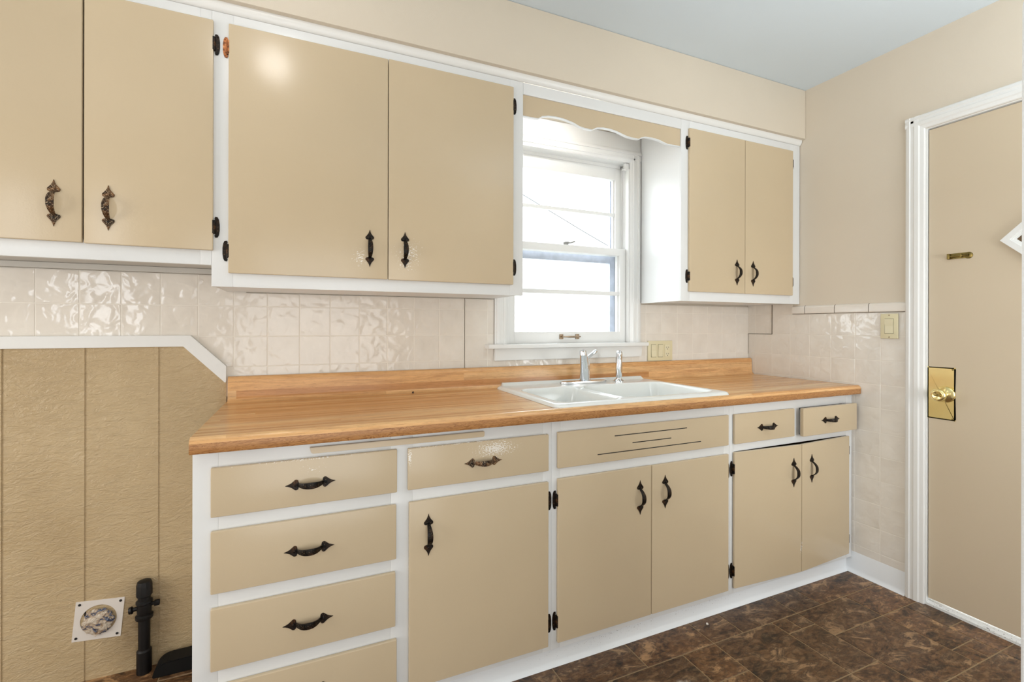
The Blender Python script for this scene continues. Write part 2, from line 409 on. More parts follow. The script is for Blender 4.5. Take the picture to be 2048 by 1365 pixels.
# tile fields -------------------------------------------------------
def tile_face(mb, P, u0, u1, v0, v1, gap=.0012, e=.0012, d=.0014):
    """P(u, v, depth) -> point; depth is out from the wall"""
    u0 += gap; u1 -= gap; v0 += gap; v1 -= gap
    if u1-u0 < .012 or v1-v0 < .006: return
    a = [mb.bm.verts.new(P(u, v, 0)) for u, v in ((u0, v0), (u1, v0), (u1, v1), (u0, v1))]
    b = [mb.bm.verts.new(P(u, v, d)) for u, v in ((u0+e, v0+e), (u1-e, v0+e), (u1-e, v1-e), (u0+e, v1-e))]
    mb.bm.faces.new(b)
    for k in range(4): mb.bm.faces.new((a[k], a[(k+1) % 4], b[(k+1) % 4], b[k]))
def grid(mb, P, us, vs):
    for u0, u1 in zip(us, us[1:]):
        for v0, v1 in zip(vs, vs[1:]): tile_face(mb, P, u0, u1, v0, v1)
PB = lambda u, v, d: (u, .0014-d, v)
rows = [.926, 1.0385, 1.152, 1.265, 1.378]
vl = [-2.6]+[-.80+.1119*i for i in range(-15, 14)]
vl = sorted(v for v in vl if v > -1.6)
vr = [.7685]+[.779+.1121*i for i in range(1, 8)]+[1.564, 1.676, 1.782, 1.894, 2.007, 2.118, 2.230, 2.343, 2.446]
mb = MB()
def clip_grid(us, vs, zt, zb=lambda a, b: 0):
    for u0, u1 in zip(us, us[1:]):
        for v0, v1 in zip(vs, vs[1:]):
            lo, hi = max(v0, zb(u0, u1)), min(v1, zt(u0, u1))
            if hi-lo > .01: tile_face(mb, PB, u0, u1, lo, hi)
clip_grid([v for v in vl if v < .662], rows, lambda a, b: 1.378 if b < -.2 else 1.3165, lambda a, b: 1.125 if b < -.373 else (1.03 if b < -.2 else 0))
clip_grid([.662, .7685, .800], rows, lambda a, b: 1.3165)
clip_grid([.800+.112*i for i in range(0, 8)]+[1.634], [.926, 1.033], lambda a, b: 1.033)
clip_grid([1.634, 1.676, 1.782, 1.894, 2.007, 2.118, 2.230, 2.343, 2.4465], rows[:-1]+[1.3085], lambda a, b: 1.3085)
gb = MB(); gb.box(-1.6, .800, .0007, .0078, .93, 1.316).box(-1.6, -.2, .0007, .0078, 1.316, 1.378).box(.8, 1.634, .0007, .0078, .93, 1.033).box(1.634, 2.4465, .0007, .0078, .93, 1.3085)
tb = link('tile_backsplash', mb, tile_m, wall_back)
link('grout', gb, grout_m, tb)
mb = MB(); mb.box(.6585, .6605, -.0006, .003, 1.0, 1.316).box(2.4425, 2.4445, -.0006, .003, 1.03, 1.15)
link('open_joint', mb, grout_dark, tb)
PR = lambda u, v, d: (XR-.0005-d, u, v)
ys = [-.815, -.7125, -.602, -.488, -.377, -.268, -.157, -.048, .002]
zr = [.1, .1385, .2505, .363, .475, .5875, .70, .8125, .9235, 1.036, 1.149, 1.26]
mb = MB(); grid(mb, PR, ys, zr)
for u0, u1 in ((-.279, -.157), (-.157, -.048), (-.048, .002)): tile_face(mb, PR, u0, u1, 1.26, 1.3165)
tr_ = link('tile_wainscot', mb, tile_m, wall_right)
gb = MB(); gb.box(XR-.0013, XR-.0002, -.815, .002, .1, 1.26).box(XR-.0013, XR-.0002, -.28, .002, 1.26, 1.3165)
link('grout', gb, grout_m, tr_)
mb = MB()
PC = lambda u, v, d: (XR-.0005-d, u, v)
for u0, u1 in ((-.353, -.281), (-.507, -.354), (-.664, -.508), (-.816, -.665)):
    mb.prism([(XR-.0005, 1.262), (XR-.009, 1.262), (XR-.0105, 1.267), (XR-.0105, 1.292), (XR-.008, 1.300), (XR-.0005, 1.304)], 'y', u0+.0012, u1-.0012)
cp = link('cap_tile', mb, cap_m, wall_right)
mb = MB()
for u in (-.3535, -.5075, -.6645): mb.box(XR-.004, XR-.0005, u-.0012, u+.0012, 1.262, 1.304)
mb.box(XR-.003, XR-.0005, -.816, -.281, 1.2595, 1.2625)
mb.box(XR-.0045, XR-.0005, -.159, -.1565, 1.149, 1.3165).box(XR-.0045, XR-.0005, -.159, -.0, 1.1475, 1.150)
link('open_joint', mb, grout_dark, cp)

# rough-sawn panel in the range niche and its white trim -------------
gx = [-1.29, -1.083, -.876, -.67, -.467]
def niche_top(x): return 1.12 if x < -.385 else 1.12-(x+.385)*1.09
mb = MB()
xs = [-1.6]+[q for gg in gx for q in (gg-.0028, gg+.0028)]+[-.385, -.2632]
for a, b in zip(xs, xs[1:]):
    isg = (b-a) < .008
    yy = -.0008 if isg else -.0032
    za, zb_ = niche_top(a), niche_top(b)
    mb.prism([(a, .0), (b, .0), (b, zb_), (a, za)], 'y', .0078, yy)
link('plywood_panelling', mb, panel_m, wall_back)
mb = MB()
mb.prism([(-1.6, 1.1175), (-.395, 1.1175), (-.266, .982), (-.2625, .986), (-.2625, 1.043), (-.373, 1.157), (-1.6, 1.157)], 'y', .003, -.013, .001)
structure(link('trim_1', mb, white_trim), 'white trim strip angled down to the counter above the niche panel', 'trim')
# quarter-round crown under the soffit
mb = MB()
mb.prism([(-.3195, 2.166), (-.3225, 2.1665), (-.3265, 2.170), (-.3305, 2.1765), (-.333, 2.184), (-.3335, 2.1932), (-.3195, 2.1932)], 'x', -1.25, 2.444)
structure(link('trim_2', mb, white_trim, smooth=True), 'white moulding between the soffit and the upper cabinets', 'trim')

# baseboards ---------------------------------------------------------
cove = [(0, 0), (.016, 0), (.013, .004), (.006, .012), (.0035, .02), (.003, .098), (.0015, .101), (0, .101)]
mb = MB(); mb.prism([(XR-.0004-a, z) for a, z in cove], 'y', -.5645, -.814)
structure(link('baseboard_right', mb, kick_white, smooth=True), 'white vinyl cove base along the right wall under the tile', 'baseboard')
mb = MB(); mb.prism([(-.5605-a*1.1, z*.74) for a, z in cove], 'x', -.26, XR-.001)
structure(link('baseboard_back', mb, kick_white, smooth=True), 'white cove base along the toe of the lower cabinets', 'baseboard')

# ------------------------------------------------------------------ window
win = structure(thing('window_1', (1.215, 0, 1.10), '', ''), 'white double-hung window over the sink between the upper cabinets', 'window')
def casing_prof(w):      # across the width, thickness
    return [(0, .003), (0, -.010), (.006, -.012), (.008, -.016), (.014, -.018), (.022, -.018), (.024, -.014), (.040, -.013), (.042, -.016), (.050, -.016), (.052, -.012), (w-.006, -.010), (w, -.006), (w, .003)]
mb = MB()
mb.prism([(HX0+.004-.064+a, t) for a, t in casing_prof(.064)], 'z', 1.1085, 2.09)
mb.prism([(HX1-.003+.067-a, t) for a, t in casing_prof(.067)], 'z', 1.1085, 2.09)
mb.prism([(t, 2.115-a) for a, t in casing_prof(.062)], 'x', HX0+.004-.064, HX1-.003+.067)
link('casing', mb, white_trim, win, smooth=True, angle=20)
mb = MB()   # jamb lining, stops and head
mb.box(HX0, HX0+.004, -.004, .169, 1.1, 2.055).box(HX1-.004, HX1, -.004, .169, 1.1, 2.055).box(HX0, HX1, -.004, .169, 2.05, 2.055)
mb.box(HX1-.012, HX1-.004, -.004, .0175, 1.109, 2.02, .002).box(HX0+.004, HX0+.012, -.004, .0175, 1.109, 2.02, .002)
mb.box(HX0+.004, HX1-.02, .054, .060, 2.035, 2.05).box(HX1-.010, HX1-.004, .055, .0615, 1.6, 2.05).box(HX0, HX1, .02, .169, 1.085, 1.1065)
link('jamb', mb, white_trim, win)
mb = MB(); mb.box(1.538, 1.560, -.003, .016, 2.012, 2.047, .002); mb.box(1.526, 1.538, .004, .016, 2.012, 2.018)
link('stop_block', mb, white_trim, win)
mb = MB(); mb.box(.757, 1.654, -.052, .02, 1.0895, 1.1085, .004); link('sill', mb, white_trim, win, smooth=True)
mb = MB(); mb.prism([(.797, 1.033), (1.634, 1.033), (1.640, 1.089), (.802, 1.089)], 'y', .0, -.017, .002); link('apron', mb, white_trim, win)
mb = MB(); mb.box(.80, 1.642, -.003, .0075, 2.116, 2.1925); link('head_panel', mb, white_trim, win)
def sash(name, y0, y1, x0, x1, z0, z1, st, br, trl, mz, mt):
    mb = MB()
    mb.box(x0, x0+st, y0, y1, z0, z1, .002).box(x1-st, x1, y0, y1, z0, z1, .002)
    mb.box(x0+st-.001, x1-st+.001, y0, y1, z0, z0+br, .002).box(x0+st-.001, x1-st+.001, y0, y1, z1-trl, z1, .002)
    mb.box(x0+st-.001, x1-st+.001, y0+.006, y1-.006, mz-mt/2, mz+mt/2, .004)
    yg = (y0+y1)/2
    for (xa, xb, za, zb) in ((x0+st-.001, x0+st+.007, z0+br, z1-trl), (x1-st-.007, x1-st+.001, z0+br, z1-trl)):
        mb.box(xa, xb, yg-.004, y1-.004, za, zb)
    o = link(name, mb, white_trim, win, smooth=True)
    gmb = MB(); gmb.box(x0+st-.002, x1-st+.002, yg-.0015, yg+.0015, z0+br-.002, mz); gmb2 = MB(); gmb2.box(x0+st-.002, x1-st+.002, yg-.0015, yg+.0015, mz, z1-trl+.002)
    link('pane', gmb, glass, o); link('pane', gmb2, glass, o)
    return o
ls = sash('lower_sash', .019, .052, HX0+.005, HX1-.0045, 1.108, 1.600, .045, .056, .036, 1.364, .021)
us = sash('upper_sash', .060, .093, HX0+.005, HX1-.0045, 1.568, 2.036, .043, .036, .063, 1.788, .018)
mb = MB()   # sash lift: two square plates and a turned bar
for x in (1.166, 1.258): mb.box(x-.010, x+.010, .013, .019, 1.128, 1.152, .0015)
mb.box(1.162, 1.170, -.004, .014, 1.137, 1.144, .001).box(1.254, 1.262, -.004, .014, 1.137, 1.144, .001)
mb.tube([(1.162, -.006, 1.1405), (1.18, -.009, 1.1405), (1.195, -.010, 1.140), (1.23, -.010, 1.140), (1.245, -.009, 1.1405), (1.263, -.006, 1.1405)], [.003, .0035, .005, .005, .0035, .003], 10)
link('sash_lift', mb, steel_old, ls, smooth=True)
mb = MB(); mb.lathe([(.014, 0), (.014, .004), (.009, .007), (.009, .012), (.001, .013)], (1.205, .040, 1.600)); mb.tube([(1.190, .040, 1.609), (1.205, .036, 1.612), (1.225, .030, 1.612), (1.238, .026, 1.616), (1.246, .024, 1.621)], [.006, .008, .004, .004, .006], 10)
link('sash_lock', mb, lock_m, ls, smooth=True)
mb = MB()   # aluminium storm frame outside the sashes
sx0, sx1 = HX0+.006, HX1-.006
mb.box(sx0, sx0+.03, .122, .140, 1.108, 2.05).box(sx1-.032, sx1, .122, .140, 1.108, 2.05).box(sx0+.03, sx1-.032, .1225, .1395, 1.535, 1.575).box(sx0+.03, sx1-.032, .1225, .1395, 2.0, 2.05).box(sx0+.03, sx1-.032, .1225, .1395, 1.108, 1.135)
link('storm_frame', mb, alu, win)

# ------------------------------------------------------------------ hardware
def pull_mesh():
    mb = MB()
    def spade(sz):
        prof = [(.0, .065), (.0022, .0575), (.0055, .050), (.0105, .0438), (.0142, .0395), (.0145, .0355), (.012, .0318), (.0065, .0305)]
        pts = [(x, z*sz) for x, z in prof]+[(-x, z*sz) for x, z in prof[:0:-1]]
        pts = pts if sz > 0 else pts[::-1]
        mb.prism(pts, 'y', 0, -.0026, .0006)
        mb.lathe([(.0036, 0), (.0034, .001), (.002, .002), (.0003, .0023)], (0, -.0026, .0385*sz), (0, -1, 0), 12)
    spade(1); spade(-1)
    n = 17; t = bmesh.new(); rings = []
    for i in range(n):
        a = -1+2*i/(n-1); z = .0325*a*(1-.10*(1-abs(a))*0)
        out = .0015+.0235*(1-abs(a)**2.6)
        w = .0045+.0042*(1-abs(a)**2)
        da = .0235*2.6*abs(a)**1.6*(1 if a > 0 else -1)
        nrm = Vector((0, -1, -da/.0325*-1)).normalized() if False else Vector((0, -.0325, da)).normalized()*-1
        c = Vector((0, -out, z)); th = Vector((0, -.0325, da)).normalized()*.0013
        rings.append([t.verts.new(c+Vector((sx*w, 0, 0))+th*sy) for sx, sy in ((-1, -1), (1, -1), (1, 1), (0, 1.9), (-1, 1))])
    for a, b in zip(rings, rings[1:]):
        for i in range(5): t.faces.new((a[i], a[(i+1) % 5], b[(i+1) % 5], b[i]))
    t.faces.new(rings[0][::-1]); t.faces.new(rings[-1]); bmesh.ops.recalc_face_normals(t, faces=t.faces); mb.merge(t)
    me = bpy.data.meshes.new('pull'); mb.bm.to_mesh(me); mb.bm.free()
    for p in me.polygons: p.use_smooth = True
    me.set_sharp_from_angle(angle=R(40))
    return me
PULL = pull_mesh(); PULL.materials.append(iron)
PULL_R = PULL.copy(); PULL_R.materials.clear(); PULL_R.materials.append(iron_rust)
def pull(parent, x, y, z, horiz=False, rusty=False):
    o = bpy.data.objects.new('handle', PULL_R if rusty else PULL); col.objects.link(o); o.parent = parent
    o.location = Vector((x, y, z))-WORLD[parent.name]
    if horiz: o.rotation_euler = (0, R(90), 0)
    WORLD[o.name] = Vector((x, y, z)); o['label'] = 'rust-worn iron pull with spade ends' if rusty else 'black iron pull with spade ends'; return o
def hinge_mesh():
    """leaf on the frame (towards +x of the barrel), barrel against the door edge"""
    mb = MB()
    pts = [(.002, -.0325), (.0085, -.0315), (.0120, -.024), (.0140, -.010), (.0140, .010), (.0120, .024), (.0085, .0315), (.002, .0325), (.0, .026), (.002, .022), (.002, -.022), (.0, -.026)]
    mb.prism(pts, 'y', 0, -.0022, .0005)
    mb.lathe([(.0032, -.0215), (.0036, -.020), (.0036, .020), (.0032, .0215)], (0, -.0036, 0), (0, 0, 1), 12)
    mb.box(-.0045, .001, -.012, -.001, -.0205, .0205, .0006)
    for z in (-.024, .024): mb.lathe([(.0025, 0), (.0022, .001), (.0003, .0016)], (.0075, -.0022, z), (0, -1, 0), 10)
    me = bpy.data.meshes.new('hinge'); mb.bm.to_mesh(me); mb.bm.free(); me.materials.append(iron)
    for p in me.polygons: p.use_smooth = True
    me.set_sharp_from_angle(angle=R(40)); return me
HINGE = hinge_mesh(); HINGE_C = HINGE.copy(); HINGE_C.materials.clear(); HINGE_C.materials.append(copper)
def hinge(parent, x, y, z, side, copperish=False):
    o = bpy.data.objects.new('hinge', HINGE_C if copperish else HINGE); col.objects.link(o); o.parent = parent
    o.location = Vector((x, y, z))-WORLD[parent.name]
    if side < 0: o.scale = (-1, 1, 1)
    if copperish: o['label'] = 'copper-coloured worn hinge'
    return o
def board(name, parent, x0, x1, z0, z1, yf, th=.0125, m=None, bev=.0035):
    """lipped door or drawer front whose face is at yf"""
    mb = MB(); mb.box(x0, x1, yf, yf+th, z0, z1, bev, 3)
    return link(name, mb, m or tan, parent, smooth=True)

# ------------------------------------------------------------------ upper cabinets
UF = -.320; UD = -.332
def frame(mb, rects, y0, y1, bev=.0015):
    for (x0, x1, z0, z1) in rects: mb.box(x0, x1, y0, y1, z0, z1, bev)
upl = thing('upper_cabinet', (-.75, -.16, 1.38), 'shorter tan-door white wall cabinet at far left, above the range niche', 'cabinet', 'white and tan wall cabinets')
mb = MB(); frame(mb, [(-1.25, -1.20, 1.38, 2.1655), (-.292, -.2627, 1.38, 2.1655), (-1.20, -.292, 1.38, 1.435), (-1.20, -.292, 2.12, 2.1655)], UF, -.30, .0008)
fr = link('face_frame', mb, white, upl, smooth=True)
mb = MB(); mb.box(-1.248, -1.235, -.30, -.004, 1.39, 2.19).box(-.277, -.2630, -.30, -.004, 1.381, 2.19).box(-1.235, -.277, -.30, -.004, 1.398, 1.406).box(-1.235, -.277, -.012, -.004, 1.41, 2.19).box(-1.235, -.277, -.025, -.004, 1.379, 1.397)
link('carcass', mb, under_m, upl)
d = board('door', upl, -1.19, -.5705, 1.4255, 2.1315, UD); pull(d, -.630, UD, 1.5295, rusty=True)
d2 = board('door', upl, -.5665, -.257, 1.424, 2.1315, UD); pull(d2, -.511, UD, 1.5275, rusty=True)
for z in (2.0615, 1.497): hinge(upl, -.2545, UF-.0002, z, 1)

upm = thing('upper_cabinet', (.27, -.16, 1.314), 'large two-door white wall cabinet left of the window, tan doors with scuffs near the pulls', 'cabinet', 'white and tan wall cabinets')
mb = MB(); frame(mb, [(-.2623, -.205, 1.314, 2.1655), (.742, .797, 1.314, 2.1655), (-.205, .742, 1.314, 1.366), (-.205, .742, 2.12, 2.1655)], UF, -.30, .0008)
link('face_frame', mb, white, upm, smooth=True)
mb = MB(); mb.box(-.262, -.228, -.30, -.004, 1.318, 2.19).box(.784, .7965, -.30, -.004, 1.318, 2.19).box(-.228, .784, -.30, -.004, 1.318, 1.326).box(-.228, .784, -.012, -.004, 1.326, 2.19)
link('carcass', mb, white, upm)
d = board('door', upm, -.2165, .2685, 1.3565, 2.1315, UD, m=tan_chip_a); pull(d, .207, UD, 1.461)
d2 = board('door', upm, .2705, .7515, 1.3555, 2.133, UD, m=tan_chip_a); pull(d2, .328, UD, 1.463)
hinge(upm, -.219, UF, 2.0595, -1, True); hinge(upm, -.219, UF, 1.4255, -1)
for z in (2.0615, 1.4245): hinge(upm, .754, UF, z, 1)

upr = thing('upper_cabinet', (2.03, -.16, 1.313), 'narrow two-door white wall cabinet in the corner right of the window', 'cabinet', 'white and tan wall cabinets')
mb = MB(); frame(mb, [(1.615, 1.668, 1.313, 2.1655), (2.368, 2.4445, 1.313, 2.1655), (1.668, 2.368, 1.313, 1.366), (1.668, 2.368, 2.12, 2.1655)], UF, -.30, .0008)
link('face_frame', mb, white, upr, smooth=True)
mb = MB(); mb.prism([(1.6153, -.30), (1.6275, -.30), (1.6470, -.0105), (1.6345, -.0105)], 'z', 1.3135, 2.192)
mb.box(2.432, 2.444, -.30, -.004, 1.317, 2.19).box(1.645, 2.432, -.30, -.004, 1.318, 1.326).box(1.655, 2.432, -.012, -.004, 1.326, 2.19)
link('carcass', mb, white, upr)
d = board('door', upr, 1.6575, 2.0205, 1.3575, 2.1275, UD); pull(d, 1.9645, UD, 1.4605)
d2 = board('door', upr, 2.0225, 2.3765, 1.3575, 2.127, UD); pull(d2, 2.0765, UD, 1.4595)
for z in (2.060, 1.430): hinge(upr, 1.6555, UF, z, -1); hinge(upr, 2.379, UF, z, 1)

val = thing('window_valance', (1.206, -.31, 2.03), 'tan scalloped wooden valance across the top of the window recess', 'valance')
sc_ = []
N = 150
def scallop(x):
    pts = [(.797, 2.033), (.855, 2.0335), (.868, 2.034), (.873, 2.037), (.885, 2.046), (.915, 2.0535), (.955, 2.056), (.99, 2.054), (1.035, 2.046), (1.065, 2.036), (1.085, 2.033), (1.120, 2.032), (1.128, 2.0325), (1.135, 2.037), (1.15, 2.045), (1.185, 2.051), (1.22, 2.051), (1.255, 2.047), (1.285, 2.040), (1.31, 2.034), (1.335, 2.0325), (1.372, 2.032), (1.378, 2.0335), (1.386, 2.040), (1.41, 2.048), (1.45, 2.050), (1.49, 2.047), (1.52, 2.040), (1.54, 2.036), (1.575, 2.0365), (1.615, 2.037)]
    for (a, za), (b, zb) in zip(pts, pts[1:]):
        if a <= x <= b: return za+(zb-za)*(x-a)/(b-a)
    return pts[-1][1]
xs = [.7985+(1.6135-.7985)*i/N for i in range(N+1)]
mb = MB(); mb.prism([(xs[0], 2.125)]+[(x, scallop(x)+.004) for x in xs]+[(xs[-1], 2.125)], 'y', -.314, -.3005)
link('scalloped_board', mb, tan, val)
mb = MB(); mb.prism([(xs[0], scallop(xs[0])+.004)]+[(x, scallop(x)) for x in xs]+[(x, scallop(x)+.0038) for x in xs[:0:-1]], 'y', -.3135, -.301)
link('painted_edge', mb, white, val)
mb = MB(); mb.box(.7978, 1.6145, UF, -.30, 2.119, 2.1655, .0008); link('header_rail', mb, white, val, smooth=True)

# ------------------------------------------------------------------ lower cabinets
LF = -.587; LD = -.600
cabL = thing('base_cabinet', (.26, -.3, 0), 'white base cabinet of stacked tan drawers and a single door, left end of the counter', 'cabinet', 'white and tan base cabinets')
mb = MB()
frame(mb, [(-.262, -.205, .072, .8695), (.238, .303, .072, .8695), (.750, .783, .072, .8695), (-.205, .238, .812, .8695), (.303, .750, .812, .8695), (-.205, .238, .64, .712), (.303, .75, .64, .712),
           (-.205, .238, .44, .512), (-.205, .238, .24, .312), (-.205, .238, .072, .11), (.303, .75, .072, .11)], LF, LF+.02, .0008)
link('face_frame', mb, white, cabL, smooth=True)
mb = MB(); mb.box(-.2615, -.247, LF+.02, -.004, .075, .869).box(.768, .7825, LF+.02, -.004, .075, .869).box(-.247, .768, LF+.02, -.004, .08, .092).box(-.247, .768, -.016, -.004, .092, .869).box(-.247, .768, -.560, -.545, 0, .08)
link('carcass', mb, white, cabL)
for (x0, x1, z0, z1, hx, hz, m) in ((-.2205, .2548, .696, .8245, .0175, .7555, tan_chip_b), (-.2205, .2525, .497, .6595, .0145, .574, tan), (-.2205, .2505, .2965, .4585, .012, .373, tan), (-.2205, .2545, .098, .2565, .012, .18, tan)):
    q = board('drawer', cabL, x0, x1, z0, z1, LD, m=m); pull(q, hx, LD, hz, True)
q = board('drawer', cabL, .2865, .7665, .697, .823, LD, m=tan_worn); pull(q, .528, LD, .757, True, True)
q = board('door', cabL, .2905, .7665, .0945, .660, LD); pull(q, .3495, LD, .5535)
for z in (.5905, .1675): hinge(cabL, .769, LF, z, 1)
mb = MB(); mb.prism([(.015, .8535), (.018, .840), (.022, .8365), (.529, .8365), (.532, .840), (.532, .8535)], 'y', -.600, -.50, .001); link('cutting_board', mb, tan, cabL)

cabS = thing('base_cabinet', (1.205, -.3, 0), 'white sink base cabinet with a slotted tan false front over two doors', 'cabinet', 'white and tan base cabinets')
mb = MB()
frame(mb, [(.7834, .818, .072, .8695), (1.594, 1.627, .072, .8695), (.818, 1.594, .812, .8695), (.818, 1.594, .65, .715), (.818, 1.594, .072, .11)], LF, LF+.02, .0008)
link('face_frame', mb, white, cabS, smooth=True)
mb = MB(); mb.box(.784, .798, LF+.02, -.004, .075, .869).box(1.613, 1.6266, LF+.02, -.004, .075, .869).box(.798, 1.613, LF+.02, -.004, .08, .092).box(.798, 1.613, -.016, -.004, .092, .75).box(.798, 1.613, -.560, -.545, 0, .08)
link('carcass', mb, white, cabS)
ff = board('false_front', cabS, .803, 1.610, .7005, .826, LD)
mb = MB()
for x0, x1, z in ((1.038, 1.383, .7925), (1.118, 1.303, .760), (.964, 1.456, .732)): mb.box(x0, x1, LD-.0004, LD+.004, z-.0016, z+.0016)
s_ = link('vent_slots', mb, dark_hole, ff); s_['label'] = 'three dark vent slots'
q = board('door', cabS, .803, 1.208, .0975, .6645, LD); pull(q, 1.1535, LD, .551)
q = board('door', cabS, 1.2105, 1.610, .097, .664, LD); pull(q, 1.273, LD, .5565)
for z in (.5905, .170): hinge(cabS, .801, LF, z, -1); hinge(cabS, 1.6125, LF, z, 1)

cabR = thing('base_cabinet', (2.037, -.3, 0), 'white corner base cabinet with one drawer pulled out and its doors ajar', 'cabinet', 'white and tan base cabinets')
mb = MB()
frame(mb, [(1.6274, 1.652, .072, .8695), (2.399, 2.4445, .072, .8695), (1.652, 2.399, .823, .8695), (1.652, 2.399, .667, .703), (1.652, 2.399, .072, .105), (2.006, 2.061, .703, .823)], LF, LF+.02, .0008)
link('face_frame', mb, white, cabR, smooth=True)
mb = MB(); mb.box(1.628, 1.640, LF+.02, -.004, .075, .869).box(2.432, 2.444, LF+.02, -.004, .075, .869).box(1.64, 2.432, LF+.02, -.004, .08, .092).box(1.64, 2.432, -.016, -.004, .092, .869).box(1.64, 2.432, -.560, -.545, 0, .08)
link('carcass', mb, cabin_in, cabR)
q = board('drawer', cabR, 1.645, 2.0145, .7005, .8255, LD); pull(q, 1.839, LD, .759, True)
mb = MB(); mb.box(2.040, 2.424, -.623, -.606, .7005, .8265, .0035, 3)
q = link('drawer', mb, tan, cabR, smooth=True); pull(q, 2.226, -.623, .764, True)
mb = MB(); mb.box(2.066, 2.076, -.606, -.15, .706, .815).box(2.388, 2.398, -.606, -.15, .706, .815).box(2.076, 2.388, -.606, -.15, .706, .712).box(2.076, 2.388, -.160, -.15, .712, .80)
b_ = link('drawer_box', mb, white_worn, q); b_['label'] = 'white painted drawer side showing past the front'
def ajar(hx, w, ang, sgn, hxp):
    mb = MB()
    x0, x1 = (hx, hx+w) if sgn > 0 else (hx-w, hx)
    mb.box(x0, x1, LD, LD+.0125, .098, .6665, .0035, 3)
    o = link('door', mb, tan_chip_b, cabR, smooth=True, origin=(hx, LF, 0))
    o.rotation_euler = (0, 0, ang); p = pull(o, hxp, LD, .5475 if sgn > 0 else .551); return o
ajar(1.645, .388, -math.asin(.021/.388), 1, 1.983)
ajar(2.405, .372, math.asin(.021/.372), -1, 2.103)
for z in (.597, .170): hinge(cabR, 1.643, LF, z, -1); hinge(cabR, 2.408, LF, z, 1)

# ------------------------------------------------------------------ countertop
ct = thing('countertop', (1.09, -.3, .87), 'long oak butcher-block look laminate countertop with matching low backsplash', 'countertop')
CX0, CX1 = -.262, 2.4425
CT = .911; CB = .8702
full = [(-.004, CB+.015), (-.004, CT), (-.605, CT), (-.615, CT+.0012), (-.6215, CT-.001), (-.627, CT-.0065), (-.630, CT-.014), (-.630, CB+.004), (-.627, CB), (-.600, CB), (-.600, CB+.012)]
mb = MB()
SX0, SX1, SY0, SY1 = .805, 1.597, -.594, -.075
def ctp(a, b): mb.prism(full, 'x', a, b)
ctp(CX0, SX0); ctp(SX1, CX1)
mb.prism([(SY0, CB+.012), (SY0, CT)]+full[2:], 'x', SX0, SX1)
mb.prism([(-.004, CB+.015), (-.004, CT), (SY1, CT), (SY1, CB+.015)], 'x', SX0, SX1)
for f in mb.bm.faces:
    c = f.calc_center_median()
    if c.y < -.6 and c.z < CT-.011: f.material_index = 1
link('worktop', mb, [wood, wood_edge], ct, smooth=True, angle=50)
mb = MB()
mb.prism([(-.004, CT+.0002), (-.045, CT+.0002), (-.038, CT+.003), (-.032, CT+.010), (-.029, CT+.020), (-.027, .990), (-.024, 1.0005), (-.018, 1.0045), (-.004, 1.0045)], 'x', CX0+.006, CX1-.001)
link('backsplash', mb, wood_bs, ct, smooth=True, angle=50)

# ------------------------------------------------------------------ sink (cast enamel double bowl)
sink = thing('kitchen_sink', (1.2, -.334, CT), 'white enamel double-bowl drop-in sink in the oak countertop', 'sink')
X0, X1, Y0, Y1 = .787, 1.614, -.612, -.052
def rrect(x, y, x0, x1, y0, y1, r):
    cx, cy = (x0+x1)/2, (y0+y1)/2; qx, qy = abs(x-cx)-(x1-x0)/2+r, abs(y-cy)-(y1-y0)/2+r
    return math.hypot(max(qx, 0), max(qy, 0))+min(max(qx, qy), 0)-r
def sm(t): t = min(1, max(0, t)); return t*t*(3-2*t)
def sink_z(x, y):
    z = CT+.0135
    d0 = -rrect(x, y, X0, X1, Y0, Y1, .03)
    if d0 < .018: z -= .013*(1-math.sqrt(max(0, 1-(1-max(d0, 0)/.018)**2)))
    if y > -.098 and X0+.026 < x < X1-.026: z += .014*sm((y+.098)/.035)
    dl = -rrect(x, y, .826, 1.100, -.578, -.205, .055); dr = -rrect(x, y, 1.132, 1.576, -.578, -.200, .060)
    d = max(dl, dr)
    if d > 0: z -= .150*sm(d/.045)**.85
    z -= .012*sm((.030-abs(x-1.116))/.03)*(1 if -.56 < y < -.23 else 0)*sm((y+.585)/.05)*sm((-.2-y)/.05) if d <= .01 else 0
    return z
nx, ny = 230, 156
t = bmesh.new(); vv = [[None]*(ny+1) for _ in range(nx+1)]
for i in range(nx+1):
    for j in range(ny+1):
        x = X0+(X1-X0)*i/nx; y = Y0+(Y1-Y0)*j/ny
        # pull the square corners in to a rounded outline
        d0 = rrect(x, y, X0, X1, Y0, Y1, .03)
        if d0 > 0:
            cx = X0+.03 if x < (X0+X1)/2 else X1-.03; cy = Y0+.03 if y < (Y0+Y1)/2 else Y1-.03
            v = Vector((x-cx, y-cy)); v *= (v.length-d0)/v.length; x, y = cx+v.x, cy+v.y
        vv[i][j] = t.verts.new((x, y, sink_z(x, y)))
for i in range(nx):
    for j in range(ny): t.faces.new((vv[i][j], vv[i+1][j], vv[i+1][j+1], vv[i][j+1]))
mb = MB(); mb.merge(t)
link('basin', mb, enamel, sink, smooth=True, angle=75)
for (x, y, nm) in ((.963, -.39, 'drain'), (1.354, -.39, 'drain')):
    mb = MB(); mb.lathe([(.042, 0), (.042, .002), (.036, .003), (.030, -.001), (.004, -.001), (.001, .003)], (x, y, CT+.0135-.1495)); link(nm, mb, chrome, sink, smooth=True)

